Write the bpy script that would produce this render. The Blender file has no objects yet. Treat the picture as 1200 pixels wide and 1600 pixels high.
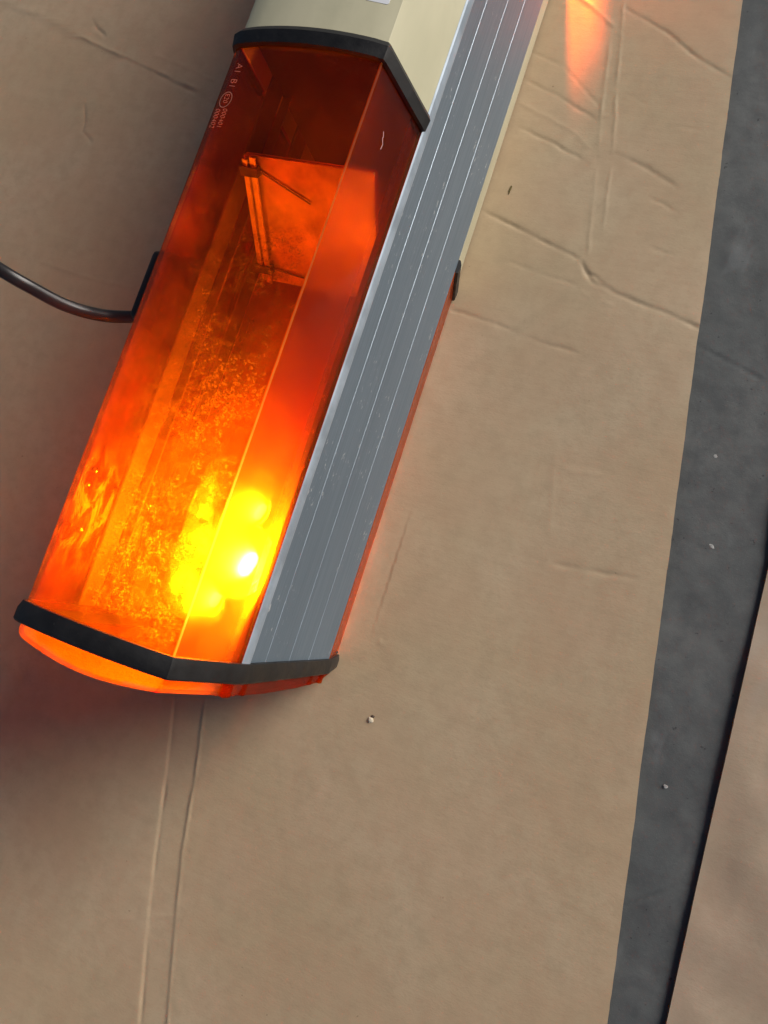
import bpy, math, random
import numpy as np
from mathutils import Matrix, Vector
R = math.radians
random.seed(7)
rng = np.random.default_rng(11)
scene = bpy.context.scene
C = scene.collection

# ---------------------------------------------------------------- camera
CF = np.array([0.92304147, 0.26613462, -0.27778913])
CN = np.array([0.23282083, 0.18838303, 0.95409973]); CN /= np.linalg.norm(CN)
CA = np.array([-0.30624973, 0.94534872, -0.11192366]); CA /= np.linalg.norm(CA)
CF = np.cross(CA, CN); CF *= np.sign(CF[0])
CAM = np.array([0.29773, -0.30661, 0.666])
FPX = 1100.0
cam_d = bpy.data.cameras.new('camera'); cam = bpy.data.objects.new('camera', cam_d); C.objects.link(cam)
cam_d.sensor_fit = 'VERTICAL'; cam_d.sensor_height = 36; cam_d.lens = 36 * FPX / 1600
cam_d.clip_start = 0.01; cam_d.clip_end = 200
m = Matrix.Identity(4)
for r, v in enumerate((CF, -CA, -CN)):
    m[r][0] = v[0]; m[r][1] = -v[1]; m[r][2] = -v[2]
m[0][3], m[1][3], m[2][3] = CAM
cam.matrix_world = m
scene.camera = cam

# ---------------------------------------------------------------- sky, sun, exposure
SUN_AZ, SUN_EL = 43.0, 25.0           # azimuth measured from +X towards +Y
w = bpy.data.worlds.new('World'); scene.world = w; w.use_nodes = True
wn = w.node_tree; bg = wn.nodes['Background']
sky = wn.nodes.new('ShaderNodeTexSky'); sky.sky_type = 'NISHITA'; sky.sun_disc = False
sky.sun_elevation = R(SUN_EL); sky.sun_rotation = R(90 - SUN_AZ)
sky.air_density = 0.65; sky.dust_density = 2.2; sky.ozone_density = 1.0
wn.links.new(sky.outputs[0], bg.inputs[0]); bg.inputs[1].default_value = 0.05
sd = bpy.data.lights.new('sun', 'SUN'); sd.energy = 4.5; sd.angle = R(35); sd.color = (1.0, 0.95, 0.88)
sun = bpy.data.objects.new('sun', sd); C.objects.link(sun)
sv = Vector((math.cos(R(SUN_EL)) * math.cos(R(SUN_AZ)), math.cos(R(SUN_EL)) * math.sin(R(SUN_AZ)), math.sin(R(SUN_EL))))
sun.rotation_euler = sv.to_track_quat('Z', 'Y').to_euler(); sun.location = sv * 5
scene.view_settings.view_transform = 'Standard'; scene.view_settings.look = 'None'
scene.view_settings.exposure = -0.05; scene.view_settings.gamma = 1
scene.render.engine = 'CYCLES'
cy = scene.cycles
cy.max_bounces = 16; cy.transparent_max_bounces = 24; cy.diffuse_bounces = 4; cy.glossy_bounces = 4
cy.transmission_bounces = 8; cy.sample_clamp_indirect = 12; cy.sample_clamp_direct = 0
cy.use_denoising = True

# ---------------------------------------------------------------- helpers
def px(p, z=0.0):
    """photo pixel -> point of the plane at height z (used to lay out creases on the real ground plane)"""
    d = np.array([(p[0] - 600) / FPX, (p[1] - 800) / FPX, 1.0])
    v = np.array([d @ CF, -(d @ CA), -(d @ CN)])
    return CAM + v * ((z - CAM[2]) / v[2])

def tag(o, label=None, cat=None, kind=None, group=None):
    if label: o['label'] = label
    if cat: o['category'] = cat
    if kind: o['kind'] = kind
    if group: o['group'] = group
    return o

def mesh_obj(name, verts, faces, mat, parent=None, base=None, smooth=False, mats=None, fm=None):
    me = bpy.data.meshes.new(name)
    if base is not None: verts = [(v[0] - base[0], v[1] - base[1], v[2] - base[2]) for v in verts]
    me.from_pydata([tuple(map(float, v)) for v in verts], [], faces)
    me.update()
    o = bpy.data.objects.new(name, me); C.objects.link(o)
    for mm in (mats or [mat]): me.materials.append(mm)
    if fm:
        for i, k in enumerate(fm): me.polygons[i].material_index = k
    if smooth:
        me.polygons.foreach_set('use_smooth', [True] * len(me.polygons))
        try: me.set_sharp_from_angle(angle=R(24))
        except Exception: pass
    if parent: o.parent = parent
    return o

class NT:
    def __init__(s, name):
        s.m = bpy.data.materials.new(name); s.m.use_nodes = True; s.t = s.m.node_tree; s.t.nodes.clear()
        s.out = s.n('ShaderNodeOutputMaterial')
    def n(s, typ, **kw):
        nd = s.t.nodes.new(typ)
        for k, v in kw.items():
            if k.startswith('i_'):
                key = k[2:]; key = int(key) if key.isdigit() else key.replace('_', ' ')
                s.set(nd.inputs[key], v)
            else: setattr(nd, k, v)
        return nd
    def set(s, inp, v):
        if isinstance(v, bpy.types.NodeSocket): s.t.links.new(v, inp)
        elif isinstance(v, bpy.types.Node): s.t.links.new(v.outputs[0], inp)
        else: inp.default_value = v
    def math(s, op, a, b=0.0, c=0.0, clamp=False):
        nd = s.n('ShaderNodeMath', operation=op); nd.use_clamp = clamp
        s.set(nd.inputs[0], a); s.set(nd.inputs[1], b); s.set(nd.inputs[2], c); return nd.outputs[0]
    def mix(s, f, a, b):
        nd = s.n('ShaderNodeMix', data_type='RGBA'); s.set(nd.inputs[0], f); s.set(nd.inputs[6], a); s.set(nd.inputs[7], b); return nd.outputs[2]
    def shmix(s, f, a, b):
        nd = s.n('ShaderNodeMixShader'); s.set(nd.inputs[0], f); s.set(nd.inputs[1], a); s.set(nd.inputs[2], b); return nd.outputs[0]
    def noise(s, scale, detail=2.0, rough=0.5, vec=None, dist=0.0):
        nd = s.n('ShaderNodeTexNoise'); nd.inputs['Scale'].default_value = scale; nd.inputs['Detail'].default_value = detail
        nd.inputs['Roughness'].default_value = rough; nd.inputs['Distortion'].default_value = dist
        if vec is not None: s.set(nd.inputs['Vector'], vec)
        return nd.outputs['Fac']
    def ramp(s, f, lo, hi, a=0.0, b=1.0):
        nd = s.n('ShaderNodeMapRange'); nd.interpolation_type = 'SMOOTHSTEP'
        s.set(nd.inputs[0], f); s.set(nd.inputs[1], lo); s.set(nd.inputs[2], hi); s.set(nd.inputs[3], a); s.set(nd.inputs[4], b)
        return nd.outputs[0]
    def coord(s, scale=(1, 1, 1), rot=0.0):
        tc = s.n('ShaderNodeTexCoord'); mp = s.n('ShaderNodeMapping'); mp.inputs['Scale'].default_value = scale
        mp.inputs['Rotation'].default_value = (0, 0, rot)
        s.t.links.new(tc.outputs['Object'], mp.inputs[0]); return mp.outputs[0]
    def bump(s, h, strength=0.3, dist=0.001, normal=None):
        nd = s.n('ShaderNodeBump'); nd.inputs['Strength'].default_value = strength; nd.inputs['Distance'].default_value = dist
        s.set(nd.inputs['Height'], h)
        if normal is not None: s.set(nd.inputs['Normal'], normal)
        return nd.outputs[0]
    def bsdf(s, color, rough=0.5, metal=0.0, normal=None, spec=0.5, **kw):
        b = s.n('ShaderNodeBsdfPrincipled')
        s.set(b.inputs['Base Color'], color if not isinstance(color, tuple) else (*color, 1)); s.set(b.inputs['Roughness'], rough)
        s.set(b.inputs['Metallic'], metal); s.set(b.inputs['Specular IOR Level'], spec)
        if normal is not None: s.set(b.inputs['Normal'], normal)
        for k, v in kw.items(): s.set(b.inputs[k], v)
        return b.outputs[0]
    def done(s, sh): s.t.links.new(sh, s.out.inputs[0]); return s.m
def c4(*a): return (*a, 1.0)

# ---------------------------------------------------------------- materials
def mat_cardboard(name, base, glossy=0.0):
    t = NT(name); co = t.coord()
    big = t.noise(5, 3, 0.55, co); fib = t.noise(520, 4, 0.7, t.coord((0.6, 1, 1), R(8))); mott = t.noise(60, 4, 0.6, co)
    mott2 = t.noise(22, 4, 0.65, t.coord((1, 0.45, 1), R(-12)))
    a = c4(*base); d = c4(base[0] * .80, base[1] * .79, base[2] * .80); l = c4(base[0] * 1.10, base[1] * 1.12, base[2] * 1.20)
    col = t.mix(t.ramp(big, .3, .7), a, l)
    col = t.mix(t.ramp(mott, .35, .75, 0, .45), col, d)
    col = t.mix(t.ramp(mott2, .45, .75, 0, .35), col, c4(base[0] * .95, base[1] * .86, base[2] * .84))
    col = t.mix(t.ramp(fib, .5, .8, 0, .5), col, d)
    wv = t.noise(700, 2, .5, t.coord((1, .3, 1), R(50))); col = t.mix(t.ramp(wv, .60, .75, 0, .35), col, l)
    hue = t.noise(13, 3, .6, co, .4); col = t.mix(t.ramp(hue, .35, .65, 0, .35), col, c4(base[0] * 1.04, base[1] * .93, base[2] * .95))
    scf = t.math('MULTIPLY', t.ramp(t.noise(90, 4, .75, t.coord((1, .25, 1), R(-35))), .66, .76), t.ramp(t.noise(7, 2, .5, co), .5, .62))
    col = t.mix(t.math('MULTIPLY', scf, .5), col, c4(base[0] * 1.25, base[1] * 1.3, base[2] * 1.4))
    spk = t.noise(150, 2, .5, co)
    col = t.mix(t.ramp(spk, .77, .80, 0, .6), col, c4(base[0] * .4, base[1] * .35, base[2] * .3))
    pale_patch = t.ramp(t.noise(9, 3, .6, t.coord((1.6, .7, 1), R(20))), .52, .68)
    if glossy: col = t.mix(t.math('MULTIPLY', pale_patch, .5), col, c4(base[0] * 1.15, base[1] * 1.25, base[2] * 1.5))
    flute = t.n('ShaderNodeTexWave', wave_type='BANDS', bands_direction='Y'); t.set(flute.inputs['Vector'], co)
    flute.inputs['Scale'].default_value = 42; flute.inputs['Distortion'].default_value = .6
    hgt = t.math('ADD', t.math('MULTIPLY', fib, .45), t.math('MULTIPLY', mott, .22)); hgt = t.math('ADD', hgt, t.math('MULTIPLY', flute.outputs['Fac'], .05))
    rough = t.ramp(pale_patch, 0, 1, .46, .46 - .16 * glossy)
    return t.done(t.bsdf(col, rough, 0, t.bump(hgt, .30, .0009), .5))
M_CARD = mat_cardboard('kraft_cardboard', (0.425, 0.322, 0.200))
M_CARD2 = mat_cardboard('kraft_cardboard_glossy', (0.37, 0.285, 0.195), 1.0)

def mat_edge():
    t = NT('cardboard_cut_edge'); n = t.noise(500, 2, .5, t.coord((.15, .15, 3)))
    return t.done(t.bsdf(t.mix(t.ramp(n, .4, .6), c4(.07, .045, .028), c4(.19, .135, .09)), .9))
M_EDGE = mat_edge()

def mat_concrete():
    t = NT('concrete'); co = t.coord()
    a = t.noise(7, 5, .6, co); b = t.noise(60, 5, .65, co); f = t.noise(900, 2, .6, co); st = t.noise(25, 3, .7, t.coord((1, .4, 1), R(15)))
    col = t.mix(t.ramp(a, .3, .7), c4(.088, .096, .098), c4(.115, .120, .120))
    col = t.mix(t.ramp(b, .35, .7, 0, .7), col, c4(.074, .079, .082))
    col = t.mix(t.ramp(st, .62, .74, 0, .55), col, c4(.15, .16, .165))
    col = t.mix(t.ramp(f, .60, .75, 0, .35), col, c4(.17, .17, .17))
    pits = t.noise(140, 3, .6, co)
    col = t.mix(t.ramp(pits, .68, .74, 0, .7), col, c4(.025, .026, .028))
    h = t.math('ADD', t.math('MULTIPLY', b, .6), t.math('MULTIPLY', f, .15))
    return t.done(t.bsdf(col, .68, 0, t.bump(h, .5, .0012), .3))
M_CONC = mat_concrete()

AMB = (0.97, 0.385, 0.032)      # colour that one skin of the amber plastic lets through (a wall has two skins)
def mat_amber(name, dirt=0.0, base=0.05, rear=False, frost=0.0, gl=1.0, grain=0.0, blur=None, tint=(.95, .30, .015), amb=None, wavy=.15, pale_patch=False):
    t = NT(name); co = t.coord()
    tr = t.n('ShaderNodeBsdfTransparent', i_Color=c4(*(amb or AMB)))
    tl = t.n('ShaderNodeBsdfTranslucent', i_Color=c4(*tint))
    df = t.n('ShaderNodeBsdfDiffuse', i_Color=c4(.55, .07, .006))
    sc = t.shmix(.45 if dirt else .32, tl.outputs[0], df.outputs[0])
    speck = t.ramp(t.noise(230, 5, .75, co), .70, .76)
    haze = t.ramp(t.noise(16, 4, .65, co), .30, .80, .4, 1.5)
    fac = t.math('MULTIPLY', haze, base)
    fac = t.math('ADD', fac, t.math('MULTIPLY', speck, .10))
    scr = t.n('ShaderNodeTexVoronoi', feature='DISTANCE_TO_EDGE'); scr.inputs['Scale'].default_value = 26
    wob = t.n('ShaderNodeTexNoise'); wob.inputs['Scale'].default_value = 11; t.set(wob.inputs['Vector'], co)
    t.set(scr.inputs['Vector'], wob.outputs['Color'])
    scm = t.math('MULTIPLY', t.ramp(scr.outputs['Distance'], .004, .0, 0, 1), t.ramp(t.noise(30, 2, .5, co), .58, .64))
    if dirt:
        sep = t.n('ShaderNodeSeparateXYZ'); t.set(sep.inputs[0], co)
        X, Y = sep.outputs[0], sep.outputs[1]
        wx = t.math('ADD', X, t.math('MULTIPLY', t.math('SUBTRACT', t.noise(22, 4, .65, co), .5), .055))
        # dusty band down the middle of the flat face (object x from -0.06 to 0.044)
        band = t.math('MULTIPLY', t.ramp(wx, -.040, -.008), t.ramp(wx, .050, .036))
        along = t.math('MULTIPLY', t.ramp(Y, -.100, -.145), t.ramp(Y, -.392, -.35, .25, 1))
        top = t.math('MULTIPLY', t.math('MULTIPLY', t.ramp(Y, -.045, -.005, 0, 1), t.ramp(wx, -.02, .035)), .8)
        reg = t.math('ADD', t.math('MULTIPLY', band, along), top)
        reg = t.math('MULTIPLY', reg, t.ramp(t.noise(34, 4, .6, co), .30, .62))
        grn = t.ramp(t.noise(700, 6, .85, co), .40, .62)
        blot = t.ramp(t.noise(150, 5, .8, co), .36, .66)
        d = t.math('MULTIPLY', reg, t.math('ADD', t.math('MULTIPLY', t.math('MULTIPLY', grn, blot), 1.0), t.math('MULTIPLY', blot, .35)))
        dmask = t.math('MULTIPLY', d, dirt, clamp=True)
    if blur:
        rf = t.n('ShaderNodeBsdfRefraction', i_Color=c4(*AMB)); rf.inputs['IOR'].default_value = blur[0]; rf.inputs['Roughness'].default_value = blur[1]
        trs = t.shmix(blur[2], tr.outputs[0], rf.outputs[0])
    else: trs = tr.outputs[0]
    if grain: fac = t.math('MULTIPLY', fac, t.ramp(t.noise(1100, 3, .8, co), .40, .62, 1 - grain, 1 + grain))
    fac = t.math('ADD', fac, frost, clamp=True)
    body = t.shmix(fac, trs, sc)
    if dirt:
        dark = t.n('ShaderNodeBsdfTransparent', i_Color=c4(.30, .10, .012))
        dd = t.n('ShaderNodeBsdfDiffuse', i_Color=c4(.34, .10, .02))
        dtl = t.n('ShaderNodeBsdfTranslucent', i_Color=c4(.85, .33, .03))
        dirtsh = t.shmix(t.ramp(t.noise(520, 6, .9, co), .38, .64, .04, .42), dark.outputs[0], t.shmix(.35, dtl.outputs[0], dd.outputs[0]))
        body = t.shmix(dmask, body, dirtsh)
    if pale_patch:      # lamp reflections on the wall, put into the colour as pale patches
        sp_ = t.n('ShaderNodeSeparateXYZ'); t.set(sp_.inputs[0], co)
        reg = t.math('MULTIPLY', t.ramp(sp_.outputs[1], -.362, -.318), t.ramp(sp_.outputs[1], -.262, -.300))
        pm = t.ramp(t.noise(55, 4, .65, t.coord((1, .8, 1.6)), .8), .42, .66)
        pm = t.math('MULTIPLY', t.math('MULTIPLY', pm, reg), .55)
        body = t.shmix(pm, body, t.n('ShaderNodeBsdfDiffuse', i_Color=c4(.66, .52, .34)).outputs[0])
    body = t.shmix(t.math('MULTIPLY', scm, .10), body, t.n('ShaderNodeBsdfDiffuse', i_Color=c4(.8, .45, .3)).outputs[0])
    fr = t.n('ShaderNodeFresnel'); fr.inputs['IOR'].default_value = 1.32
    grg = t.ramp(t.noise(90, 3, .6, co), .3, .7, .06, .20)
    g = t.n('ShaderNodeBsdfGlossy'); t.set(g.inputs['Roughness'], grg); t.set(g.inputs['Normal'], t.bump(t.noise(35, 2, .5, co), wavy, .0008 if wavy < .5 else .004))
    return t.done(t.shmix(t.math('MULTIPLY', fr.outputs[0], .8 * gl), body, g.outputs[0]))
M_LENS_OUT = mat_amber('amber_plastic_dusty', dirt=.0, base=.034, gl=1.0)
M_LENS_IN = mat_amber('amber_plastic_inner', dirt=1.25, base=.085, gl=.15)
M_LENS_R = mat_amber('amber_plastic_rear', base=.30, frost=.45, gl=.5, tint=(.95, .42, .02))
M_CAP = mat_amber('amber_plastic_cap', base=.16, gl=.12)
M_RIDGE = mat_amber('amber_plastic_ridge_highlight', base=.10, frost=.50, tint=(1.0, .80, .50), amb=(.99, .50, .16))  # fold made paler and clearer: a highlight streak put into the colour
M_SIDE = mat_amber('amber_plastic_side_wall', base=.09, gl=1.0, wavy=.8, pale_patch=True)
M_CHAM = mat_amber('amber_plastic_frosted', base=.20, frost=.06, gl=.15, grain=.5, blur=(1.08, .85, .75))
M_FLANGE = mat_amber('amber_plastic_flange', base=.12, frost=.16, gl=.15, grain=.3)

def simple(name, col, rough, metal=0.0, bumps=None, var=0.15, vscale=40, spec=.5):
    t = NT(name); co = t.coord(); n = t.noise(vscale, 4, .6, co)
    d = tuple(c * (1 - var) for c in col); l = tuple(min(1, c * (1 + var)) for c in col)
    nm = t.bump(t.noise(bumps[0], 3, .6, co), bumps[1], bumps[2]) if bumps else None
    return t.done(t.bsdf(t.mix(t.ramp(n, .3, .7), c4(*d), c4(*l)), rough, metal, nm, spec))
M_RUB = simple('black_rubber', (.0065, .0062, .0066), .5, bumps=(350, .25, .0006), var=.4, spec=.4)
def mat_rubber():
    t = NT('black_rubber_dusty'); co = t.coord()
    col = t.mix(t.ramp(t.noise(40, 4, .6, co), .3, .7), c4(.0055, .0052, .0056), c4(.0095, .009, .0098))
    dust = t.math('MULTIPLY', t.ramp(t.noise(420, 3, .7, co), .66, .74), t.ramp(t.noise(25, 2, .5, co), .45, .6))
    col = t.mix(t.math('MULTIPLY', dust, .5), col, c4(.12, .11, .10))
    return t.done(t.bsdf(col, t.ramp(t.noise(60, 3, .6, co), .3, .7, .42, .6), 0, t.bump(t.noise(300, 3, .6, co), .25, .0006), .45))
M_RUB = mat_rubber()
M_CABLE = simple('black_cable_sheath', (.016, .014, .014), .33, var=.3)
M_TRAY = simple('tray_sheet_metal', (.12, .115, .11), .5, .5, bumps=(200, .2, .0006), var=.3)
M_CHROME = simple('reflector_chrome', (.92, .90, .86), .35, 1.0, bumps=(60, .6, .006), var=.05)
M_MIRROR = simple('mirror_sheet', (.62, .58, .52), .36, 1.0, bumps=(60, .2, .0015), var=.45, vscale=22)
M_PEDGE = simple('mirror_plate_edge', (.55, .50, .44), .5, 0, var=.2, vscale=90)
M_DARKP = simple('dark_plastic', (.03, .028, .026), .5)

def mat_cream():
    t = NT('cream_plastic'); co = t.coord()
    n = t.noise(18, 4, .6, t.coord((1, .35, 1))); f = t.noise(160, 4, .7, co)
    col = t.mix(t.ramp(n, .3, .7), c4(.43, .41, .285), c4(.51, .48, .34))
    col = t.mix(t.ramp(f, .78, .82, 0, .6), col, c4(.07, .06, .05))
    col = t.mix(t.ramp(t.noise(30, 5, .75, co), .55, .8, 0, .35), col, c4(.36, .35, .25))
    return t.done(t.bsdf(col, t.ramp(n, .3, .7, .34, .5), 0, t.bump(t.noise(90, 3, .6, co), .12, .0008), .4))
M_CREAM = mat_cream()
def mat_alu():
    t = NT('grey_anodised_aluminium'); co = t.coord((60, .8, 60)); o = t.coord()
    br = t.noise(14, 4, .65, co); big = t.noise(9, 3, .6, t.coord((1, .35, 1)))
    col = t.mix(t.ramp(big, .3, .7), c4(.118, .164, .212), c4(.138, .190, .244))
    col = t.mix(t.ramp(br, .4, .7, 0, .4), col, c4(.10, .14, .175))
    sp = t.noise(240, 4, .7, t.coord((1, .5, 1)))
    gate = t.ramp(t.noise(14, 2, .5, o), .48, .62)
    col = t.mix(t.math('MULTIPLY', t.ramp(sp, .60, .70), gate), col, c4(.50, .53, .56))
    return t.done(t.bsdf(col, t.ramp(br, .3, .7, .38, .50), .35, t.bump(br, .08, .0005), .5))
M_ALU = mat_alu()
M_ALU_HI = simple('aluminium_highlight', (.31, .37, .44), .45, .4, var=.18)  # paler metal: light caught by lip and groove walls put into the colour
M_TEXT = None
def mat_text():
    t = NT('raised_amber_lettering')
    d = t.n('ShaderNodeBsdfDiffuse', i_Color=c4(.62, .26, .17)); tr = t.n('ShaderNodeBsdfTransparent', i_Color=c4(*AMB))
    return t.done(t.shmix(.7, tr.outputs[0], d.outputs[0]))
M_TEXT = mat_text()
def mat_text2():
    t = NT('engraved_amber_lettering')
    tr = t.n('ShaderNodeBsdfTransparent', i_Color=c4(.55, .35, .3)); return t.done(tr.outputs[0])
M_TEXT2 = mat_text2()
def mat_emit(name, col, st):
    t = NT(name); e = t.n('ShaderNodeEmission', i_Color=c4(*col)); e.inputs[1].default_value = st; return t.done(e.outputs[0])
M_BULB = mat_emit('halogen_bulb_lit', (1.0, .86, .62), 5400)
M_GLOWSPOT = mat_emit('glow_spot_emitter', (1.0, .80, .50), 900)  # added emitters standing in for reflected glow blobs
M_BULB2 = mat_emit('far_halogen_bulb_lit', (1.0, .86, .62), 900)

# ---------------------------------------------------------------- ground and cardboard with creases (real relief)
def seg_dist(P, a, b):
    ab = b - a; L2 = ab @ ab; t = np.clip(((P - a) @ ab) / L2, 0, 1); q = a + t[:, None] * ab
    d = P - q; sgn = np.sign(ab[0] * (P[:, 1] - a[1]) - ab[1] * (P[:, 0] - a[0]))
    return np.hypot(d[:, 0], d[:, 1]), sgn, t * math.sqrt(L2)

def smooth_noise(P, cell, seed):
    g = np.random.default_rng(seed).standard_normal((64, 64)); q = P / cell + 1000
    i = np.floor(q).astype(int); f = q - i; f = f * f * (3 - 2 * f)
    def G(a, b): return g[(i[:, 0] + a) % 64, (i[:, 1] + b) % 64]
    return (G(0, 0) * (1 - f[:, 0]) + G(1, 0) * f[:, 0]) * (1 - f[:, 1]) + (G(0, 1) * (1 - f[:, 0]) + G(1, 1) * f[:, 0]) * f[:, 1]

def relief(P, creases, seed=0):
    H = np.zeros(len(P))
    wob = smooth_noise(P, .014, seed) * .00035 + smooth_noise(P, .004, seed + 1) * .0003
    amp = .95 + .6 * smooth_noise(P, .02, seed + 2)
    for pts, hgt, wid, step in creases:
        W = [px(p)[:2] for p in pts]; tot = sum(np.linalg.norm(W[i + 1] - W[i]) for i in range(len(W) - 1))
        best = np.full(len(P), 1e9); sg = np.zeros(len(P)); al = np.zeros(len(P)); acc = 0
        lo = np.min(W, 0) - .03; hi = np.max(W, 0) + .03
        sel = np.all((P > lo) & (P < hi), 1); Ps = P[sel]
        if not len(Ps): continue
        b_, s_, a_ = best[sel], sg[sel], al[sel]
        for i in range(len(W) - 1):
            d, s, t = seg_dist(Ps, W[i], W[i + 1]); k = d < b_
            b_ = np.where(k, d, b_); s_ = np.where(k, s, s_); a_ = np.where(k, acc + t, a_); acc += np.linalg.norm(W[i + 1] - W[i])
        sd_ = b_ * s_ + wob[sel] * (1.0 if tot < .28 or len(pts) > 6 else .3)
        fade = np.clip(np.minimum(a_, tot - a_) / .010, 0, 1) ** .7 if tot < .5 else 1.0
        h = hgt * np.exp(-(np.abs(sd_) / (wid * .8)) ** 1.5) * amp[sel]
        if step: h = h + step * np.exp(-(b_ / .02) ** 2) * np.tanh(sd_ / wid)
        H[sel] += h * fade * .25
    return H

def grid_axis(lo, a, b, hi, fine, coarse):
    return np.unique(np.round(np.concatenate([np.arange(lo, a, coarse), np.arange(a, b, fine), np.arange(b, hi, coarse), [hi]]), 5))

def height_mesh(name, xs, ys, warp, hfun, thick, mats):
    nx, ny = len(xs), len(ys)
    U, V = np.meshgrid(xs, ys); P = warp(U.ravel(), V.ravel())
    Z = hfun(P)
    top = np.c_[P, Z]
    # rim down to the underside
    idx = np.arange(nx * ny).reshape(ny, nx)
    loop = np.concatenate([idx[0, :], idx[1:, -1], idx[-1, -2::-1], idx[-2:0:-1, 0]])
    rim = top[loop].copy(); rim[:, 2] -= thick
    V_ = np.vstack([top, rim, top[loop]]); n0 = nx * ny; nl = len(loop)
    q = np.stack([idx[:-1, :-1], idx[:-1, 1:], idx[1:, 1:], idx[1:, :-1]], -1).reshape(-1, 4)
    r = np.stack([n0 + nl + np.arange(nl), n0 + np.arange(nl), n0 + (np.arange(nl) + 1) % nl, n0 + nl + (np.arange(nl) + 1) % nl], -1)
    Q = np.vstack([q, r]).astype(np.int32)
    me = bpy.data.meshes.new(name)
    me.vertices.add(len(V_)); me.vertices.foreach_set('co', V_.astype(np.float32).ravel())
    me.loops.add(Q.size); me.loops.foreach_set('vertex_index', Q.ravel())
    me.polygons.add(len(Q)); me.polygons.foreach_set('loop_start', np.arange(len(Q), dtype=np.int32) * 4)
    me.polygons.foreach_set('material_index', np.r_[np.zeros(len(q)), np.ones(len(r))].astype(np.int32))
    me.polygons.foreach_set('use_smooth', np.r_[np.ones(len(q)), np.zeros(len(r))].astype(bool))
    for mm in mats: me.materials.append(mm)
    me.update(calc_edges=True); me.validate()
    o = bpy.data.objects.new(name, me); C.objects.link(o); return o

# ground: one sheet; finely meshed where the concrete shows between the boards
TH = 0.005
def crack_relief(P):
    H = smooth_noise(P, .05, 31) * .0006 + smooth_noise(P, .013, 32) * .00018
    H += relief(P, [([(1085, 530), (1120, 552), (1150, 566), (1200, 592)], -.0022, .0014, .0004),
                    ([(960, 1425), (1000, 1410), (1040, 1396), (1060, 1388), (1110, 1384)], -.0030, .0011, 0),
                    ([(1060, 840), (1100, 856), (1150, 860), (1200, 852)], -.0006, .0015, 0)], 5)
    return H - TH
gx = np.unique(np.r_[-30, -8, -3, -1.2, np.arange(-.6, .28, .08), np.arange(.28, .62, .0018), .7, .9, 1.3, 3, 8, 30])
gy = np.unique(np.r_[-30, -8, -3, -1.5, -1, -.8, np.arange(-.64, .42, .0022), .6, .9, 1.5, 3, 8, 30])
g = height_mesh('ground', gx, gy, lambda u, v: np.c_[u, v], crack_relief, .05, [M_CONC, M_CONC]); tag(g, kind='structure')

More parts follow.
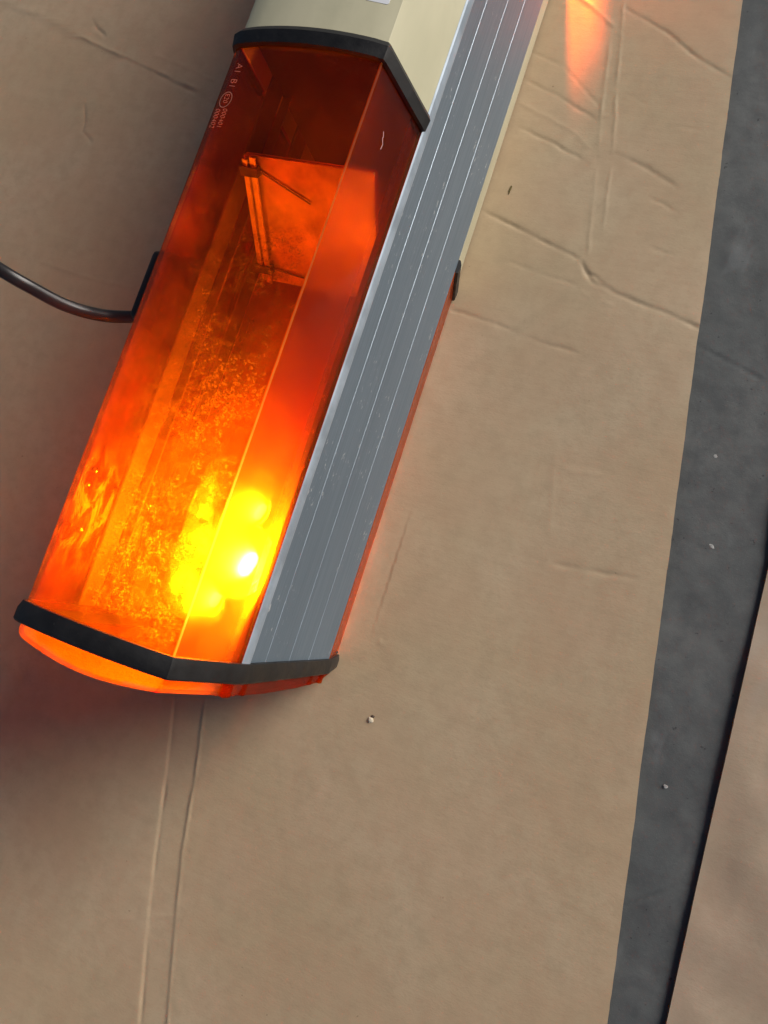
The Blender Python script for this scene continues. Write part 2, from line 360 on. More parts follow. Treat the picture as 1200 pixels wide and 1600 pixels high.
XR = lambda y: .297 + (.373 - y) * (.120 / .953)
def warp_main(u, v):
    # u=1 is the cut right-hand edge, which runs slightly askew to the bar
    e = XR(v) + .0003 * np.sin(v * 23) + .0002 * smooth_noise(np.c_[v * 0 + .3, v], .03, 61) + .00009 * smooth_noise(np.c_[v * 0 + .3, v], .006, 62)
    return np.c_[u * e + (1 - u) * (-.75), v]
CR = [  # (polyline in the photograph on the ground plane, height, half width, step)
    ([(-60, -25), (0, 2), (70, 28), (130, 60), (230, 105), (300, 135), (375, 175)], .0028, .0032, .0010),
    ([(190, 88), (250, 118), (300, 142), (370, 182)], -.0022, .0030, 0),
    ([(240, 85), (300, 108), (345, 132)], .0010, .0025, 0),
    ([(143, 28), (152, 45), (168, 58)], -.0026, .0028, .0008), ([(132, 160), (134, 190), (128, 205), (145, 224)], -.0022, .0028, .0008),
    ([(60, 408), (110, 425), (160, 440), (215, 452)], .0012, .0028, .0006),
    ([(805, 196), (860, 222), (925, 258)], -.0022, .0019, .0002), ([(820, 125), (870, 150), (936, 190)], -.0024, .0020, .0004),
    ([(810, 160), (850, 180), (900, 208), (928, 240)], .0014, .0026, 0),
    ([(825, 78), (880, 105), (940, 170)], -.0010, .0018, 0),
    ([(752, 330), (800, 352), (860, 382), (907, 406)], -.0030, .0021, .0005), ([(907, 406), (925, 440), (960, 458), (1030, 486), (1100, 517)], -.0027, .0023, .0006),
    ([(775, 400), (830, 422), (903, 447)], -.0013, .0020, 0),
    ([(700, 483), (750, 497), (800, 517), (850, 537), (905, 552)], -.0020, .0021, .0002),
    ([(975, 12), (1040, 50), (1090, 90), (1145, 124)], -.0026, .0021, .0005), ([(900, -8), (930, 15), (962, 45)], .0026, .0024, .0004),
    ([(955, 45), (948, 110), (942, 150), (938, 200), (934, 240), (926, 310), (918, 400)], .0015, .0021, 0),
    ([(974, 0), (970, 60), (962, 150), (957, 240), (948, 310), (942, 360)], .0016, .0019, 0),
    ([(935, 240), (958, 236)], .0018, .0022, 0), ([(935, 182), (952, 180)], .0016, .0022, 0), ([(960, 50), (975, 58)], .0018, .0022, 0),
    ([(925, 242), (960, 240), (1010, 262), (1062, 296)], -.0022, .0026, .0006), ([(1008, 306), (1035, 318), (1062, 334)], -.0011, .0018, 0),
    ([(905, 452), (925, 470), (960, 478)], .0012, .0022, 0), ([(910, 425), (930, 432), (950, 452)], -.0016, .0018, 0),
    ([(1010, 385), (1055, 400)], -.0006, .0018, 0), ([(950, 130), (1010, 165)], -.0006, .0018, 0),
    ([(862, 880), (905, 888), (950, 898), (1000, 903)], -.0022, .0026, 0), ([(865, 728), (905, 738), (945, 744)], .0010, .0030, 0),
    ([(868, 700), (862, 800), (855, 890)], .0006, .0040, 0),
    ([(275, 1085), (262, 1200), (243, 1340), (230, 1460), (216, 1640)], -.0024, .0018, -.0010),
    ([(322, 1085), (307, 1200), (285, 1330), (272, 1460), (258, 1640)], .0024, .0017, .0010),
    *[([(322 - 64 * a / 30, 1085 + 555 * a / 30), (322 - 64 * (a + .55) / 30, 1085 + 555 * (a + .55) / 30)], -.0030, .0009, 0) for a in (0, 1, 3, 6, 7, 10, 12, 13, 16, 18, 19, 21, 24, 25, 27)],
    ([(185, 1438), (225, 1434), (280, 1431)], .0014, .0024, 0), ([(120, 1354), (135, 1340)], -.0010, .0018, 0),
    ([(395, 1360), (412, 1354)], .0012, .0020, 0), ([(590, 1000), (604, 1010)], .0010, .0020, 0), ([(595, 995), (592, 1010)], .0010, .0015, 0),
    ([(1050, 195), (1100, 205)], -.0005, .0018, 0), ([(20, 250), (90, 330)], .0005, .0040, 0),
]
def h_main(P):
    H = relief(P, CR, 3) + .0008 * smooth_noise(P, .14, 41) + .00006 * smooth_noise(P, .02, 42)
    edge = np.clip((XR(P[:, 1]) - P[:, 0]) / .012, 0, 1)
    H -= (1 - edge) ** 2 * .00012
    return np.where((P[:, 0] > -.02) & (P[:, 0] < .13) & (P[:, 1] < .9) & (P[:, 1] > -.42), np.minimum(H, .0008), H)
us = np.unique(np.round(np.r_[np.linspace(0, .25, 18), np.linspace(.25, 1, 590)], 6))
ys = grid_axis(-.95, -.83, .44, 1.05, .0018, .02)
card = height_mesh('cardboard_sheet', us, ys, warp_main, h_main, TH - .0008, [M_CARD, M_EDGE])
tag(card, 'large creased brown cardboard sheet lying under the amber warning light bar', 'cardboard')

# second board at the right: its left edge is lifted, more so towards the bottom of the picture
EP = [(.4295, -.02), (.4485, -.1735), (.4500, -.247)]
def warp2(u, v):
    ex = np.interp(-v, [-.2, .1735, .247, .37, .561, .9], [.40, .4482, .4500, .4530, .4585, .470])
    return np.c_[ex + u * .55, v]
def h2(P):
    lift = np.interp(-P[:, 1], [-.1, .18, .30, .60, .9], [.0, .0, .0, .0006, .0015])
    d = np.clip(P[:, 0] - .45, 0, 1)
    return lift * np.exp(-d / .22) + .0010 * smooth_noise(P, .07, 51) + .0022 * smooth_noise(P, .035, 53) * np.clip(d / .03, 0, 1) * .4 - .0009
us2 = np.r_[np.linspace(0, .3, 90), np.linspace(.32, 1, 20)]; ys2 = grid_axis(-.95, -.6, -.1, .10, .0028, .03)
card2 = height_mesh('cardboard_sheet', us2, ys2, warp2, h2, .0040, [M_CARD2, M_EDGE])
tag(card2, 'cardboard sheet at the right with a lifted edge casting a black shadow on the concrete', 'cardboard')

# ---------------------------------------------------------------- light bar: section in (X, n): X across the front face, n depth behind it
HZ = .30882; BASE = (.06, -.0, .0)
bar = bpy.data.objects.new('warning_light_bar', None); bar.location = BASE; bar.empty_display_size = .05; C.objects.link(bar)
tag(bar, 'grey aluminium warning light bar with glowing amber lens, cream centre cover and black gaskets', 'light bar')
S = .1
Y_FAR = .70
def arc_face(x0, x1, n, bulge, k=14):
    return [(x0 + (x1 - x0) * i / k, n - bulge * (1 - (2 * i / k - 1) ** 2)) for i in range(k + 1)]
def rounded(pts, rads, seg=4):
    out = []
    for i, p in enumerate(pts):
        r = rads[i]
        if r <= 0 or i in (0, len(pts) - 1): out.append(p); continue
        a, b, c = np.array(pts[i - 1]), np.array(p), np.array(pts[i + 1])
        u = (a - b) / np.linalg.norm(a - b); v = (c - b) / np.linalg.norm(c - b)
        r = min(r, .45 * np.linalg.norm(a - b), .45 * np.linalg.norm(c - b))
        for k in range(seg + 1):
            t = k / seg; q = b + u * r * (1 - t) ** 2 + v * r * t ** 2; out.append(tuple(q))
    return out
def lens_outline(off=0.0, rear=False, n_end=.42):
    bul = .03 if rear else .058
    face = arc_face(0, 1.042, 0, bul)
    # corner pieces
    a = [(0, n_end), (0, .05), (.012, .012), (.05, -.008)]
    mid = [q for q in face if .08 < q[0] < .98]
    b = [(1.020, -.001), (1.040, .004), (1.0465, .016), (1.158, .462), (1.191, .586)]
    if rear: b = [(1.020, -.001), (1.040, .004), (1.046, .016), (1.135, .462), (1.162, .586)]
    P = a + mid + b
    return offset(P, off)
def offset(P, d, closed=False):
    if abs(d) < 1e-9: return list(P)
    A = np.array(P, float); n = len(A); out = []
    for i in range(n):
        if closed: p, q = A[(i - 1) % n], A[(i + 1) % n]
        else: p, q = A[max(i - 1, 0)], A[min(i + 1, n - 1)]
        e1 = A[i] - p; e2 = q - A[i]
        ns = []
        for e in (e1, e2):
            L = np.linalg.norm(e)
            if L > 1e-9: ns.append(np.array([e[1], -e[0]]) / L)
        nn = sum(ns); nn /= np.linalg.norm(nn); k = 1 / max(.5, nn @ ns[0])
        out.append(tuple(A[i] + nn * d * k))
    return out          # outward for a path running (left side -> front -> spine)
def w3(x, y, n): return (x * S, y, HZ - n * S)
def mirror_n(P): return [(x, 3.051 - n) for x, n in P]

def loft(rings, closed_ring, closed_loft=False):
    """rings: list of equal-length lists of 3D points"""
    V = [p for r in rings for p in r]; k = len(rings[0]); F = []
    for i in range(len(rings) - (0 if closed_loft else 1)):
        j = (i + 1) % len(rings)
        for a in range(k - (0 if closed_ring else 1)):
            b = (a + 1) % k
            F.append((i * k + a, i * k + b, j * k + b, j * k + a))
    return V, F
def shell(name, outer, inner, y0, y1, mats, parent=bar, nseg=1, fidx=None):
    """closed wall between an outer and an inner open outline, extruded along y"""
    k = len(outer); ring = outer + inner[::-1]; ys_ = [y0 + (y1 - y0) * i / nseg for i in range(nseg + 1)]
    rings = [[w3(x, y, n) for x, n in ring] for y in ys_]
    V, F = loft(rings, True)
    fm = []
    K = len(ring)
    for i in range(nseg):
        for a in range(K):
            fm.append(0 if a < k - 1 else (1 if (k <= a < K - 1) else 0))
            seg = a if a < k - 1 else (K - 2 - a if k <= a < K - 1 else -1)
            if fidx and seg in fidx and fidx[seg][0 if a < k else 1] is not None: fm[-1] = fidx[seg][0 if a < k else 1]
    for e, base in ((0, 0), (1, nseg * K)):
        for a in range(k - 1):
            q = (base + a, base + a + 1, base + K - 2 - a, base + K - 1 - a); F.append(q if e == 0 else q[::-1]); fm.append(0)
    return mesh_obj(name, V, F, None, parent, BASE, True, mats, fm)

T = .026
YG = -.3738
G_W = .0128
def lens(name, y0, y1, rear=False, label=None):
    ne = 1.90 if rear else .975
    o = lens_outline(0, rear, ne); i = lens_outline(-T, rear, ne)
    k = len(o)
    if rear:
        o, i = mirror_n(o), mirror_n(i); mats = [M_LENS_R, M_LENS_R, M_LENS_R]; fi = None
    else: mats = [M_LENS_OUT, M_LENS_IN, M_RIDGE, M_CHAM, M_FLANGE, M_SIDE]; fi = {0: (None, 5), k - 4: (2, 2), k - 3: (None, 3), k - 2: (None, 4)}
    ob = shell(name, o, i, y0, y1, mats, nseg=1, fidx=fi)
    if label: ob['label'] = label
    return ob
FL = lens('front_lens', YG - .004, .004, label='dusty amber front lens lit from inside, marked A1 B1 E20')
RL = lens('rear_lens', YG - .004, .004, True)
CREAM0, CREAM1 = .0, .315
def cover(name, rear=False):
    o = lens_outline(-.004, rear, .44); i = lens_outline(-.03, rear, .44)
    if rear: o, i = mirror_n(o), mirror_n(i)
    return shell(name, o, i, .0045, .416, [M_CREAM, M_CREAM, M_CREAM])
CV = cover('centre_cover'); CV2 = cover('centre_cover', True)
lens('front_lens', .4165, .4165 + .378); lens('rear_lens', .4165, .4165 + .378, True)

def gasket(name, stations, outline_fn, closed=False, mat=M_RUB, mirror=False):
    """rubber band: a lofted tube whose skin stands proud of the outline by the given amounts"""
    rings = []
    for y, pr_ in stations:
        P = outline_fn(pr_)
        if mirror: P = mirror_n(P)
        rings.append([w3(x, y, n) for x, n in P])
    V, F = loft(rings, closed, True)
    if not closed:
        k = len(rings[0]); F.append(tuple(i * k for i in range(len(rings)))); F.append(tuple(i * k + k - 1 for i in range(len(rings)))[::-1])
    return mesh_obj(name, V, F, mat, bar, BASE, True)
def gst(y0):
    return [(y0 + .0003, -.012), (y0 + .0005, .026), (y0 + .0088, .038), (y0 + .0132, .014), (y0 + .0135, -.012)]
gasket('gasket', gst(0), lambda p: lens_outline(p))
gasket('gasket', gst(0), lambda p: lens_outline(min(p, .034), True), mirror=True)
gasket('gasket', gst(.405), lambda p: lens_outline(p))
gasket('gasket', gst(.405), lambda p: lens_outline(min(p, .034), True), mirror=True)

def body_outline(off, rearclamp=None):
    a = lens_outline(off, False, 1.0); b = mirror_n(lens_outline(off if rearclamp is None else min(off, rearclamp), True, 1.9))[::-1]
    mid = [(1.194 + off, .64), (1.190 + off, 1.2), (1.176 + off, 1.9), (1.166 + off, 2.40)]
    return a + mid + b
def egst(y0, s=-1):
    w_ = G_W * s
    return [(y0, -.012), (y0 + .0002 * s, .022), (y0 + .0050 * s, .038), (y0 + w_ - .0012 * s, .038), (y0 + w_, .028), (y0 + w_ + .0001 * s, -.012)]
gasket('end_gasket', egst(YG), lambda p: body_outline(p, .036), True)
gasket('end_gasket', egst(.4165 + .374, 1), lambda p: body_outline(p, .036), True)

def end_cap(y0, s):
    k = len(body_outline(0)); n_ = []
    def ring(g, off, inner=0.0):
        P = body_outline(off - inner, .02); out = []
        for x, n in P:
            xx = min(max(x / 1.04, 0), 1); d = .0078 + .0052 * math.sin(math.pi * min(max(xx, 0), 1)) if n < .3 or n > 2.75 else .0078 + .004 * math.sin(math.pi * (n - .3) / 2.45)
            d += .0012
            out.append(w3(x, y0 + s * (d * g - inner * .08), n))
        return out
    prof = [(0, -.01), (.35, -.008), (.70, -.014), (.90, -.03), (1.0, -.06)]
    rings = [ring(g, o) for g, o in prof]
    # inner skin (2 mm wall)
    rin = [ring(g, o, .022) for g, o in prof][::-1]
    # flat end faces close both skins
    V, F = loft(rings + rin, True, True)
    K = len(rings[0]); nr = len(prof)
    # the loft joins outer end ring to inner end ring; close the end with two discs
    def disc(base, flip):
        c = np.mean([V[base + i] for i in range(K)], 0); V.append(tuple(c)); ci = len(V) - 1
        for i in range(K):
            f = (base + i, base + (i + 1) % K, ci); F.append(f if flip else f[::-1])
    disc((nr - 1) * K, False); disc(nr * K, True)
    return mesh_obj('end_cap', V, F, M_CAP, bar, BASE, True)
CAP_Y = YG - G_W
cap = end_cap(CAP_Y, -1); cap['label'] = 'bright orange translucent end cap below the black gasket'
end_cap(.4165 + .374 + G_W, 1)
def box(name, x0, x1, y0, y1, n0, n1, mat, parent=bar, bev=.0006):
    # box with chamfered edges, coordinates: x in metres, n in section units
    z0, z1 = HZ - n1 * S, HZ - n0 * S
    b = min(bev, (x1 - x0) * .4, abs(y1 - y0) * .4, (z1 - z0) * .4)
    V = []; F = []
    def rect(i, zz): return [(x0 + i, y0 + i, zz), (x1 - i, y0 + i, zz), (x1 - i, y1 - i, zz), (x0 + i, y1 - i, zz)]
    rings = [rect(b, z0), rect(0, z0 + b), rect(0, z1 - b), rect(b, z1)]
    V, F = loft(rings, True); F.append((3, 2, 1, 0)); F.append((12, 13, 14, 15))
    return mesh_obj(name, V, F, mat, parent, BASE if parent else None)
for n0, n1, pr_ in ((.50, .60, .0007), (.74, .80, .0012), (2.08, 2.16, .0010), (2.36, 2.44, .0010)):
    xx = .1188 if n0 < 1 else .1165
    rb = box('cap_rib', xx - .004, xx + pr_ - .0008, CAP_Y - .0092, CAP_Y - .0004, n0, n1, M_CAP, cap)

# aluminium spine with lip and three grooves
def spine():
    X = lambda n: 1.191 - .0165 * (n - .586)
    P = [(X(.588) - .02, .588), (X(.59) - .004, .591), (X(.6) + .006, .606), (X(.6) + .013, .640), (X(.6) + .016, .672), (X(.6) + .013, .690), (X(.7), .697)]
    for gn in (.97, 1.435, 1.885):
        P += [(X(gn) , gn - .003), (X(gn) - .006, gn - .0025), (X(gn) - .007, gn - .0005), (X(gn), gn + .0045)]
    P += [(X(2.35), 2.35), (X(2.44) + .002, 2.44), (X(2.465) - .004, 2.462)]
    q = [(X(2.465) - .075, 2.46), (X(.6) - .075, .60)]
    ring = P + q
    y0, y1 = YG - .002, .4165 + .374 + .002
    rings = [[w3(x, y, n) for x, n in ring] for y in (y0, y1)]
    V, F = loft(rings, True); K = len(ring)
    fm = []
    for a in range(K):
        nm = (ring[a][1] + ring[(a + 1) % K][1]) / 2
        isg = any(gn - .001 < nm < gn + .0045 for gn in (.97, 1.435, 1.885))
        islip = a in (1, 2, 3, 4)
        fm.append(1 if (isg or islip) and a < len(P) - 1 else 0)
    F.append(tuple(range(K))[::-1]); F.append(tuple(range(K, 2 * K))); fm += [0, 0]
    return mesh_obj('aluminium_spine', V, F, None, bar, BASE, False, [M_ALU, M_ALU_HI], fm)
spine()

# bottom tray (the side away from the spine): plate with front and rear ledges
box('tray', -.0004, .0030, YG - .002, .792, .98, 1.145, M_TRAY)
box('tray_ledge', .0032, .0050, YG + .001, .790, .425, .60, M_TRAY)
box('tray_ledge', .0032, .0105, YG + .001, .790, .63, .645, M_TRAY)

box('shade_plate', .0985, .1005, YG + .006, -.02, 1.30, 3.0, M_DARKP)  # added to keep the rear lamp's light off the right-hand floor
box('light_stop', .0033, .0475, YG + .002, YG + .0035, 1.30, 2.95, M_DARKP)  # these two blocks are added to stop light pooling beyond the end cap
box('light_stop', .0480, .1080, YG + .002, YG + .0035, .74, 2.95, M_DARKP)
for yy in (.0180, .4000):
    box('partition', .0035, .1020, yy, yy + .002, .10, 2.9, M_DARKP)

# mirror plates: two sheets back to back, one edge near the front lens, standing between tray and spine
def plate(name, off, mat, x0=.0135, x1=.1095, th=.0016, sgn=1):
    a = np.array([-.050, .32]); b = np.array([-.1015, 1.06])      # (y, n)
    d3 = np.array([b[0] - a[0], -(b[1] - a[1]) * S]); L = np.linalg.norm(d3); d3 /= L; nrm = np.array([-d3[1], d3[0]])
    if nrm[0] > 0: nrm = -nrm
    A = np.array([a[0], HZ - a[1] * S]) + nrm * off; B = A + d3 * L
    V = []
    for x in (x0, x1):
        for q in (A, B, B + nrm * th, A + nrm * th): V.append((x, q[0], q[1]))
    F = [(3, 2, 1, 0), (4, 5, 6, 7), (0, 1, 5, 4), (1, 2, 6, 5), (2, 3, 7, 6), (3, 0, 4, 7)]
    return mesh_obj(name, V, F, None, bar, BASE, False, [mat, M_PEDGE], [1, 1, 0, 1, 0, 1]), A, B, d3, nrm
mp, A1, B1, D3, N3 = plate('mirror_plate', .0028, M_MIRROR)
plate('mirror_plate', -.0005, M_MIRROR)
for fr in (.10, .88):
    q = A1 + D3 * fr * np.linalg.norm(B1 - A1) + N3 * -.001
    V = []
    for x in (.0120, .0255):
        for s1, s2 in ((-.0030, -.0040), (.0030, -.0040), (.0030, .0085), (-.0030, .0085)):
            c = q + D3 * s1 + N3 * s2; V.append((x, c[0], c[1]))
    mesh_obj('clamp', V, [(3, 2, 1, 0), (4, 5, 6, 7), (0, 1, 5, 4), (1, 2, 6, 5), (2, 3, 7, 6), (3, 0, 4, 7)], M_DARKP, bar, BASE)
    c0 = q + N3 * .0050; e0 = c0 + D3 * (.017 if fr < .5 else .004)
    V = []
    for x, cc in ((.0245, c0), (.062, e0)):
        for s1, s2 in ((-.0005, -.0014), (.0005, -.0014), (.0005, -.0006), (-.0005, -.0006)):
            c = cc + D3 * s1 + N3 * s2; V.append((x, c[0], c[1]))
    mesh_obj('shadow_bar', V, [(3, 2, 1, 0), (4, 5, 6, 7), (0, 1, 5, 4), (1, 2, 6, 5), (2, 3, 7, 6), (3, 0, 4, 7)], M_TRAY, bar, BASE)  # thin bar standing in for the shadow line beside each clamp
for xa, xb, g0, g1 in ((.0135, .0178, .02, .93), (.0192, .0240, .0, 1.0)):
    V = []
    for x in (xa, xb):
        for fr_, s2 in ((g0, .0045), (g1, .0045), (g1, .0062), (g0, .0062)):
            c = A1 + D3 * fr_ * np.linalg.norm(B1 - A1) + N3 * s2 * (.8 if x == xa else 1); V.append((x, c[0], c[1]))
    mesh_obj('edge_rail', V, [(3, 2, 1, 0), (4, 5, 6, 7), (0, 1, 5, 4), (1, 2, 6, 5), (2, 3, 7, 6), (3, 0, 4, 7)], M_PEDGE, bar, BASE)

# rotating beacon: turntable on the tray, bulb and parabolic reflector opening to the front
def lathe(name, prof, center, axis, mat, parent, seg=32, smooth=True, arc=2 * math.pi, start=0.0, base=BASE):
    axis = Vector(axis).normalized(); u = axis.orthogonal().normalized(); v = axis.cross(u); c = Vector(center); rings = []
    n = seg if arc > 6.2 else seg + 1
    for r, h in prof:
        rings.append([tuple(c + axis * h + (u * math.cos(start + arc * i / seg) + v * math.sin(start + arc * i / seg)) * r) for i in range(n)])
    V, F = loft(rings, arc > 6.2)
    return mesh_obj(name, V, F, mat, parent, base, smooth)
def mat_diffuser():
    t = NT('frosted_diffuser'); co = t.coord()
    tr = t.n('ShaderNodeBsdfTransparent'); tl = t.n('ShaderNodeBsdfTranslucent', i_Color=c4(.95, .88, .74)); df = t.n('ShaderNodeBsdfDiffuse', i_Color=c4(.6, .55, .45))
    sep = t.n('ShaderNodeSeparateXYZ'); t.set(sep.inputs[0], co)
    def blob(x, y, r):       # soft frost patches placed to shape the glow
        dx = t.math('SUBTRACT', sep.outputs[0], x); dy = t.math('MULTIPLY', t.math('SUBTRACT', sep.outputs[1], y), .8)
        d = t.math('SQRT', t.math('ADD', t.math('MULTIPLY', dx, dx), t.math('MULTIPLY', dy, dy)))
        d = t.math('ADD', d, t.math('MULTIPLY', t.math('SUBTRACT', t.noise(24, 4, .65, co), .5), .055))
        return t.ramp(d, r, r * .25)
    mod = t.ramp(t.noise(38, 4, .6, co), .34, .66, .12, 1)
    fr = t.math('MAXIMUM', blob(.034, -.312, .042), t.math('MAXIMUM', blob(.032, -.277, .026), t.math('MAXIMUM', blob(.018, -.340, .030), t.math('MAXIMUM', blob(-.010, -.280, .026), blob(-.002, -.326, .034)))))
    return t.done(t.shmix(t.math('MULTIPLY', t.math('MULTIPLY', fr, mod), .75), tr.outputs[0], t.shmix(.2, tl.outputs[0], df.outputs[0])))
M_DIFF = mat_diffuser()
def beacon(y0, y1, bulbs, bulbmat, zc):
    # turntable plate on the tray, trough reflector behind, frosted sleeve added in front to spread the glow, halogen capsules between
    ym = (y0 + y1) / 2
    lathe('turntable', [(0, .0), (.036, .0), (.036, .006), (.030, .009), (.012, .009), (.010, .022), (0, .022)], (.0032, ym, HZ - .13), (1, 0, 0), M_DARKP, bar)
    def cyl(rx, rz, cx, k0, k1, k=14):
        return [(cx + rx * math.cos(a), zc + rz * math.sin(a)) for a in [k0 + (k1 - k0) * i / k for i in range(k + 1)]]
    sec = cyl(.038, .028, .071, R(-15), R(195)); st = []
    for f, sc_ in ((0, .35), (.04, .72), (.12, .95), (.3, 1.0), (.7, 1.0), (.88, .95), (.96, .72), (1, .35)):
        st.append([(.071 + (x - .071) * sc_, y0 + (y1 - y0) * f, zc + (z - zc) * sc_) for x, z in sec])
    V, F = loft(st, False); dome = mesh_obj('glow_diffuser', V, F, M_DIFF, bar, BASE, True)
    for (x, y, n, r) in bulbs:
        z = HZ - n * S
        bl = lathe('bulb', [(.0001, -2.2 * r), (.8 * r, -1.6 * r), (r, -.8 * r), (r, .8 * r), (.7 * r, 1.7 * r), (.0001, 2.1 * r)], (x, y, z), (.3, 1, .1), bulbmat if r > .003 else M_GLOWSPOT, dome, 14)
        R_ = r * (4.6 if r < .004 else 6.0); ax = Vector((-.25, .1 if y > -.32 else -.2, 1)).normalized(); pr = [(max(.0001, R_ * t), R_ * .62 * t * t) for t in (0, .2, .4, .6, .8, .93, 1.0)]
        lathe('reflector', pr + [(q + .0006, h - .0010) for q, h in pr[::-1]], Vector((x - .004, y, z)) - ax * R_ * .5, ax, M_CHROME, dome, 26)
beacon(-.366, -.243, [(.0975, -.3145, .68, .0042), (.090, -.279, .74, .0029), (.081, -.343, .72, .0029)], M_BULB, HZ - .088)  # the two small bulbs are added for the side glow spots
# unseen lamp and cup added at the back, spilling warm light through the rear lens
rax = Vector((-.75, -.25, -.62)).normalized(); rc = Vector((.062, -.300, HZ - .172))
rref = lathe('reflector', [(.0001, .0), (.006, .001), (.012, .004), (.016, .008), (.0185, .013), (.0190, .0128), (.0165, .0075), (.012, .0030), (.006, .0), (.0001, -.001)], rc - rax * .010, rax, M_CHROME, bar, 26)
M_SPILL = mat_emit('rear_spill_emitter', (1.0, .86, .62), 7500)
lathe('bulb', [(.0001, -.007), (.0028, -.006), (.0035, -.003), (.0035, .003), (.0028, .006), (.0001, .007)], rc, rax, M_SPILL, rref, 14)
beacon(.655, .765, [(.09, .70, 2.3, .004)], M_BULB2, HZ - .215)

# beam of the far beacon leaving through the rear lens and striking the cardboard
bd = bpy.data.lights.new('far_beacon_beam', 'SPOT'); bd.energy = 1600; bd.spot_size = R(13); bd.spot_blend = 1.0; bd.shadow_soft_size = .012; bd.color = (1, .72, .4)
bo = bpy.data.objects.new('far_beacon_beam', bd); C.objects.link(bo)
src = Vector((.060, .635, .085)); tgt = Vector((.126, .380, .0)); bo.location = src
bo.rotation_euler = (src - tgt).to_track_quat('Z', 'Y').to_euler()

# small chrome domes added to make glints on the inner side wall beside the bulbs
M_GLINT = simple('chrome_glint_dome', (.8, .78, .72), .18, 1.0, bumps=(200, .4, .002), var=.1)
for y, n, r in ((-.288, .14, .0022), (-.298, .12, .0018), (-.326, .20, .0022)):
    lathe('glint_dome', [(r, -.0006), (r, .0002), (r * .8, .0010), (r * .4, .0015), (.0001, .0016)], (.0033, y, HZ - n * S), (1, 0, .15), M_GLINT, bar, 16)

# mounting foot on the underside and its cable
def bevel_box(name, x0, x1, y0, y1, z0, z1, b, mat, parent):
    import bmesh
    bm = bmesh.new(); r = bmesh.ops.create_cube(bm, size=1.0)
    for v in bm.verts: v.co = Vector(((x0 + x1) / 2 + v.co.x * (x1 - x0), (y0 + y1) / 2 + v.co.y * (y1 - y0), (z0 + z1) / 2 + v.co.z * (z1 - z0))) - Vector(BASE)
    bmesh.ops.bevel(bm, geom=bm.edges[:], offset=b, segments=3, affect='EDGES', profile=.6)
    me = bpy.data.meshes.new(name); bm.to_mesh(me); bm.free(); o = bpy.data.objects.new(name, me); C.objects.link(o); me.materials.append(mat); o.parent = parent
    me.polygons.foreach_set('use_smooth', [True] * len(me.polygons)); me.set_sharp_from_angle(angle=R(40)); return o
foot = bevel_box('mounting_foot', -.0385, -.0006, -.178, -.126, .105, .268, .005, M_RUB, bar)
def tube(name, pts, r, mat, parent, seg=14, base=BASE, flat=1.0):
    P = [Vector(p) for p in pts]; Q = []
    for i in range(len(P) - 1):
        p0, p1, p2, p3 = P[max(i - 1, 0)], P[i], P[i + 1], P[min(i + 2, len(P) - 1)]
        for k in range(8):
            t = k / 8; Q.append(.5 * ((2 * p1) + (p2 - p0) * t + (2 * p0 - 5 * p1 + 4 * p2 - p3) * t * t + (3 * p1 - p0 - 3 * p2 + p3) * t ** 3))
    Q.append(P[-1]); rings = []
    for i, q in enumerate(Q):
        d = (Q[min(i + 1, len(Q) - 1)] - Q[max(i - 1, 0)]).normalized(); u = d.cross(Vector((0, 0, 1))).normalized(); v = d.cross(u)
        rings.append([tuple(q + u * math.cos(2 * math.pi * a / seg) * r + v * math.sin(2 * math.pi * a / seg) * r * flat) for a in range(seg)])
    V, F = loft(rings, True); k = len(rings)
    F.append(tuple(range(seg))[::-1]); F.append(tuple((k - 1) * seg + a for a in range(seg)))
    return mesh_obj(name, V, F, mat, parent, base, True)
cp = [px((290, 490), .215), px((200, 495), .215), px((150, 491), .225), px((100, 476), .24), (px((50, 450), .255)), px((0, 421), .27), px((-60, 380), .28), px((-140, 320), .27), px((-260, 260), .2), px((-420, 220), .09), px((-560, 160), .006), px((-760, 60), .005)]
tube('cable', cp, .0050, M_CABLE, bar, flat=.85)

# lettering moulded in the lens
def text(s, size, loc, mat, parent, rot=-90.0, off=-.035):
    cu = bpy.data.curves.new('t', 'FONT'); cu.body = s; cu.size = size; cu.extrude = .00012; cu.offset = off * size; cu.resolution_u = 3
    cu.align_x = 'LEFT'; cu.align_y = 'CENTER'
    o = bpy.data.objects.new('t', cu); C.objects.link(o); dg = bpy.context.evaluated_depsgraph_get(); dg.update()
    me = bpy.data.meshes.new_from_object(o.evaluated_get(dg)); C.objects.unlink(o); bpy.data.objects.remove(o)
    me.name = 'lettering'; me.materials.clear(); me.materials.append(mat)
    r = Matrix.Translation(Vector(loc) - Vector(BASE)) @ Matrix.Rotation(R(rot), 4, 'Z')
    me.transform(r); ob = bpy.data.objects.new('lettering', me); C.objects.link(ob); ob.parent = parent; return ob
def face_z(x):      # height of the lens face at x
    X = x / S; return HZ + S * .058 * (1 - (2 * X / 1.042 - 1) ** 2) + .00008
def ringmark(cx, cy_, rx, ry, th, mat, parent):
    V = []; n = 40
    for i in range(n):
        a = 2 * math.pi * i / n
        for k in (0, 1):
            rr = th * (k - .5); x = cx + math.cos(a) * (rx + rr); V.append((x, cy_ + math.sin(a) * (ry + rr), face_z(x) + .0002))
    F = [(2 * i, 2 * i + 1, (2 * i + 3) % (2 * n), (2 * i + 2) % (2 * n)) for i in range(n)]
    return mesh_obj('lettering_ring', V, F, mat, parent, BASE)
for s, sz, x, y in (('A1', .0066, .0110, -.0125), ('B1', .0066, .0110, -.0238), ('E20', .0046, .0103, -.0347), ('000401', .0047, .0128, -.0455), ('000402', .0047, .0070, -.0455)):
    text(s, sz, (x, y, face_z(x) + .0003), M_TEXT, FL)
ringmark(.0102, -.0390, .0045, .0055, .00045, M_TEXT, FL)
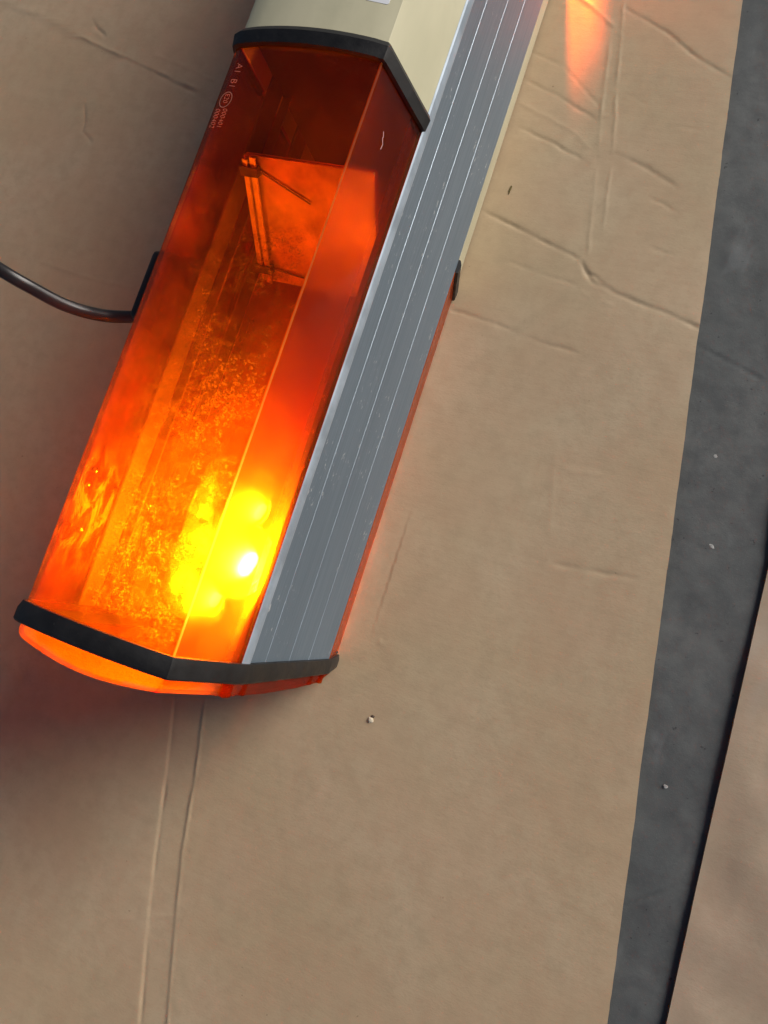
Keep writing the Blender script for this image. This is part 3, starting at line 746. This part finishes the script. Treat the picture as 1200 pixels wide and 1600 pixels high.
text('E20', .0046, (.0112, -.3236, face_z(.011) + .0003), M_TEXT2, FL); text('11', .0040, (.0092, -.3345, face_z(.009) + .0003), M_TEXT2, FL)
ringmark(.0108, -.3280, .0050, .0054, .00035, M_TEXT2, FL)
# scratch on the chamfer
def strip_mark(name, pts, wdt, mat, parent):
    V = []
    for i, p in enumerate(pts):
        p = np.array(p); d = np.array(pts[min(i + 1, len(pts) - 1)]) - np.array(pts[max(i - 1, 0)]); d /= np.linalg.norm(d); s = np.cross(d, (.97, 0, .24)); s /= np.linalg.norm(s)
        V += [tuple(p - s * wdt / 2), tuple(p + s * wdt / 2)]
    F = [(2 * i, 2 * i + 1, 2 * i + 3, 2 * i + 2) for i in range(len(pts) - 1)]
    return mesh_obj(name, V, F, mat, parent, BASE)
M_SCR = simple('scratched_plastic', (.62, .33, .26), .6)
def cham(u, y):  # u 0..1 down the chamfer
    return ((1.0525 + .1385 * u) * S + .0002, y, HZ - (.02 + .566 * u) * S)
strip_mark('scratch', [cham(.34, -.030), cham(.37, -.0325), cham(.36, -.034), cham(.40, -.0365), cham(.39, -.0405)], .0006, M_SCR, FL)

# corner of a white sticker on the cover
M_STICK = simple('white_sticker', (.66, .68, .72), .35, var=.05)
sx0, sx1, sy0, sy1 = .0815, .0965, .0385, .062
V = [(sx0, sy0 + .0008), (sx0 + .0012, sy0), (sx1 - .0012, sy0), (sx1, sy0 + .0008), (sx1, sy1), (sx0, sy1)]
zz = [HZ + S * .058 * (1 - (2 * (x / S) / 1.042 - 1) ** 2) - .0004 + .0002 for x, y in V]
Vt = [(x, y, z) for (x, y), z in zip(V, zz)]; Vb = [(x, y, z - .0003) for (x, y), z in zip(V, zz)]
F = [tuple(range(6)), tuple(range(11, 5, -1))] + [(i, 6 + i, 6 + (i + 1) % 6, (i + 1) % 6) for i in range(6)]
mesh_obj('sticker', Vt + Vb, F, M_STICK, CV, BASE)

# ---------------------------------------------------------------- small debris
def chip(name, c, size, col, label, cat, ang=0.0, seed=1, group=None, hgt=.35):
    rr = random.Random(seed); V = []; n = 9
    for lvl, s in ((0, 1.0), (.6, .9), (1.0, .45)):
        for i in range(n):
            a = 2 * math.pi * i / n; r = s * (1 + rr.uniform(-.28, .28)); x = math.cos(a) * r * size[0] / 2; y = math.sin(a) * r * size[1] / 2
            V.append((x * math.cos(ang) - y * math.sin(ang), x * math.sin(ang) + y * math.cos(ang), lvl * size[0] * hgt))
    F = [(l * n + i, l * n + (i + 1) % n, (l + 1) * n + (i + 1) % n, (l + 1) * n + i) for l in range(2) for i in range(n)] + [tuple(2 * n + i for i in range(n)), tuple(range(n))[::-1]]
    o = mesh_obj(name, V, F, simple(name + '_surface', col, .8, var=.3, vscale=500), None); o.location = c; tag(o, label, cat, group=group); return o
p = px((797, 297)); chip('leaf_fragment', (p[0], p[1], .0003), (.0024, .0105), (.10, .075, .02), 'dark olive leaf fragment lying beside the aluminium spine of the light bar', 'leaf fragment', R(-4), 3)
p = px((579, 1125)); chip('paper_chip', (p[0], p[1], .0002), (.0052, .0060), (.55, .48, .36), 'tiny pale chip of torn cardboard lying just below the end of the light bar', 'chip', .4, 5)
p = px((582, 1121)); chip('grit_crumb', (p[0], p[1] + .001, .0004), (.0035, .0030), (.06, .04, .025), 'dark crumb of grit touching the pale torn chip', 'crumb', 0, 6)
for i, (q, sz, lb) in enumerate([((1150, 695), (.0030, .0062), 'largest white fleck on the concrete between the two cardboard sheets'), ((1170, 683), (.003, .003), 'small round pale fleck nearest the right edge on the concrete strip'),
                   ((1118, 713), (.0035, .0030), 'faint grey fleck left of two white flecks on the concrete'), ((1112, 853), (.0055, .0035), 'lone white fleck on the concrete just above the corner of the right sheet'),
                   ((1051, 1071), (.0032, .0032), 'pale fleck on the concrete close to the main sheet edge'), ((1040, 1379 - 150), (.0035, .003), 'pale speck lying midway down the narrowing concrete strip'),
                   ((1056, 1564), (.0020, .0020), 'tiny pale speck near the bottom beside the lifted sheet edge')]):
    p = px(q, -TH); chip('grit_fleck', (p[0], p[1], -TH - .0001), sz, (.33, .33, .32), lb, 'grit', R(-35), 20 + i, 'pale flecks of grit on the concrete', .07)
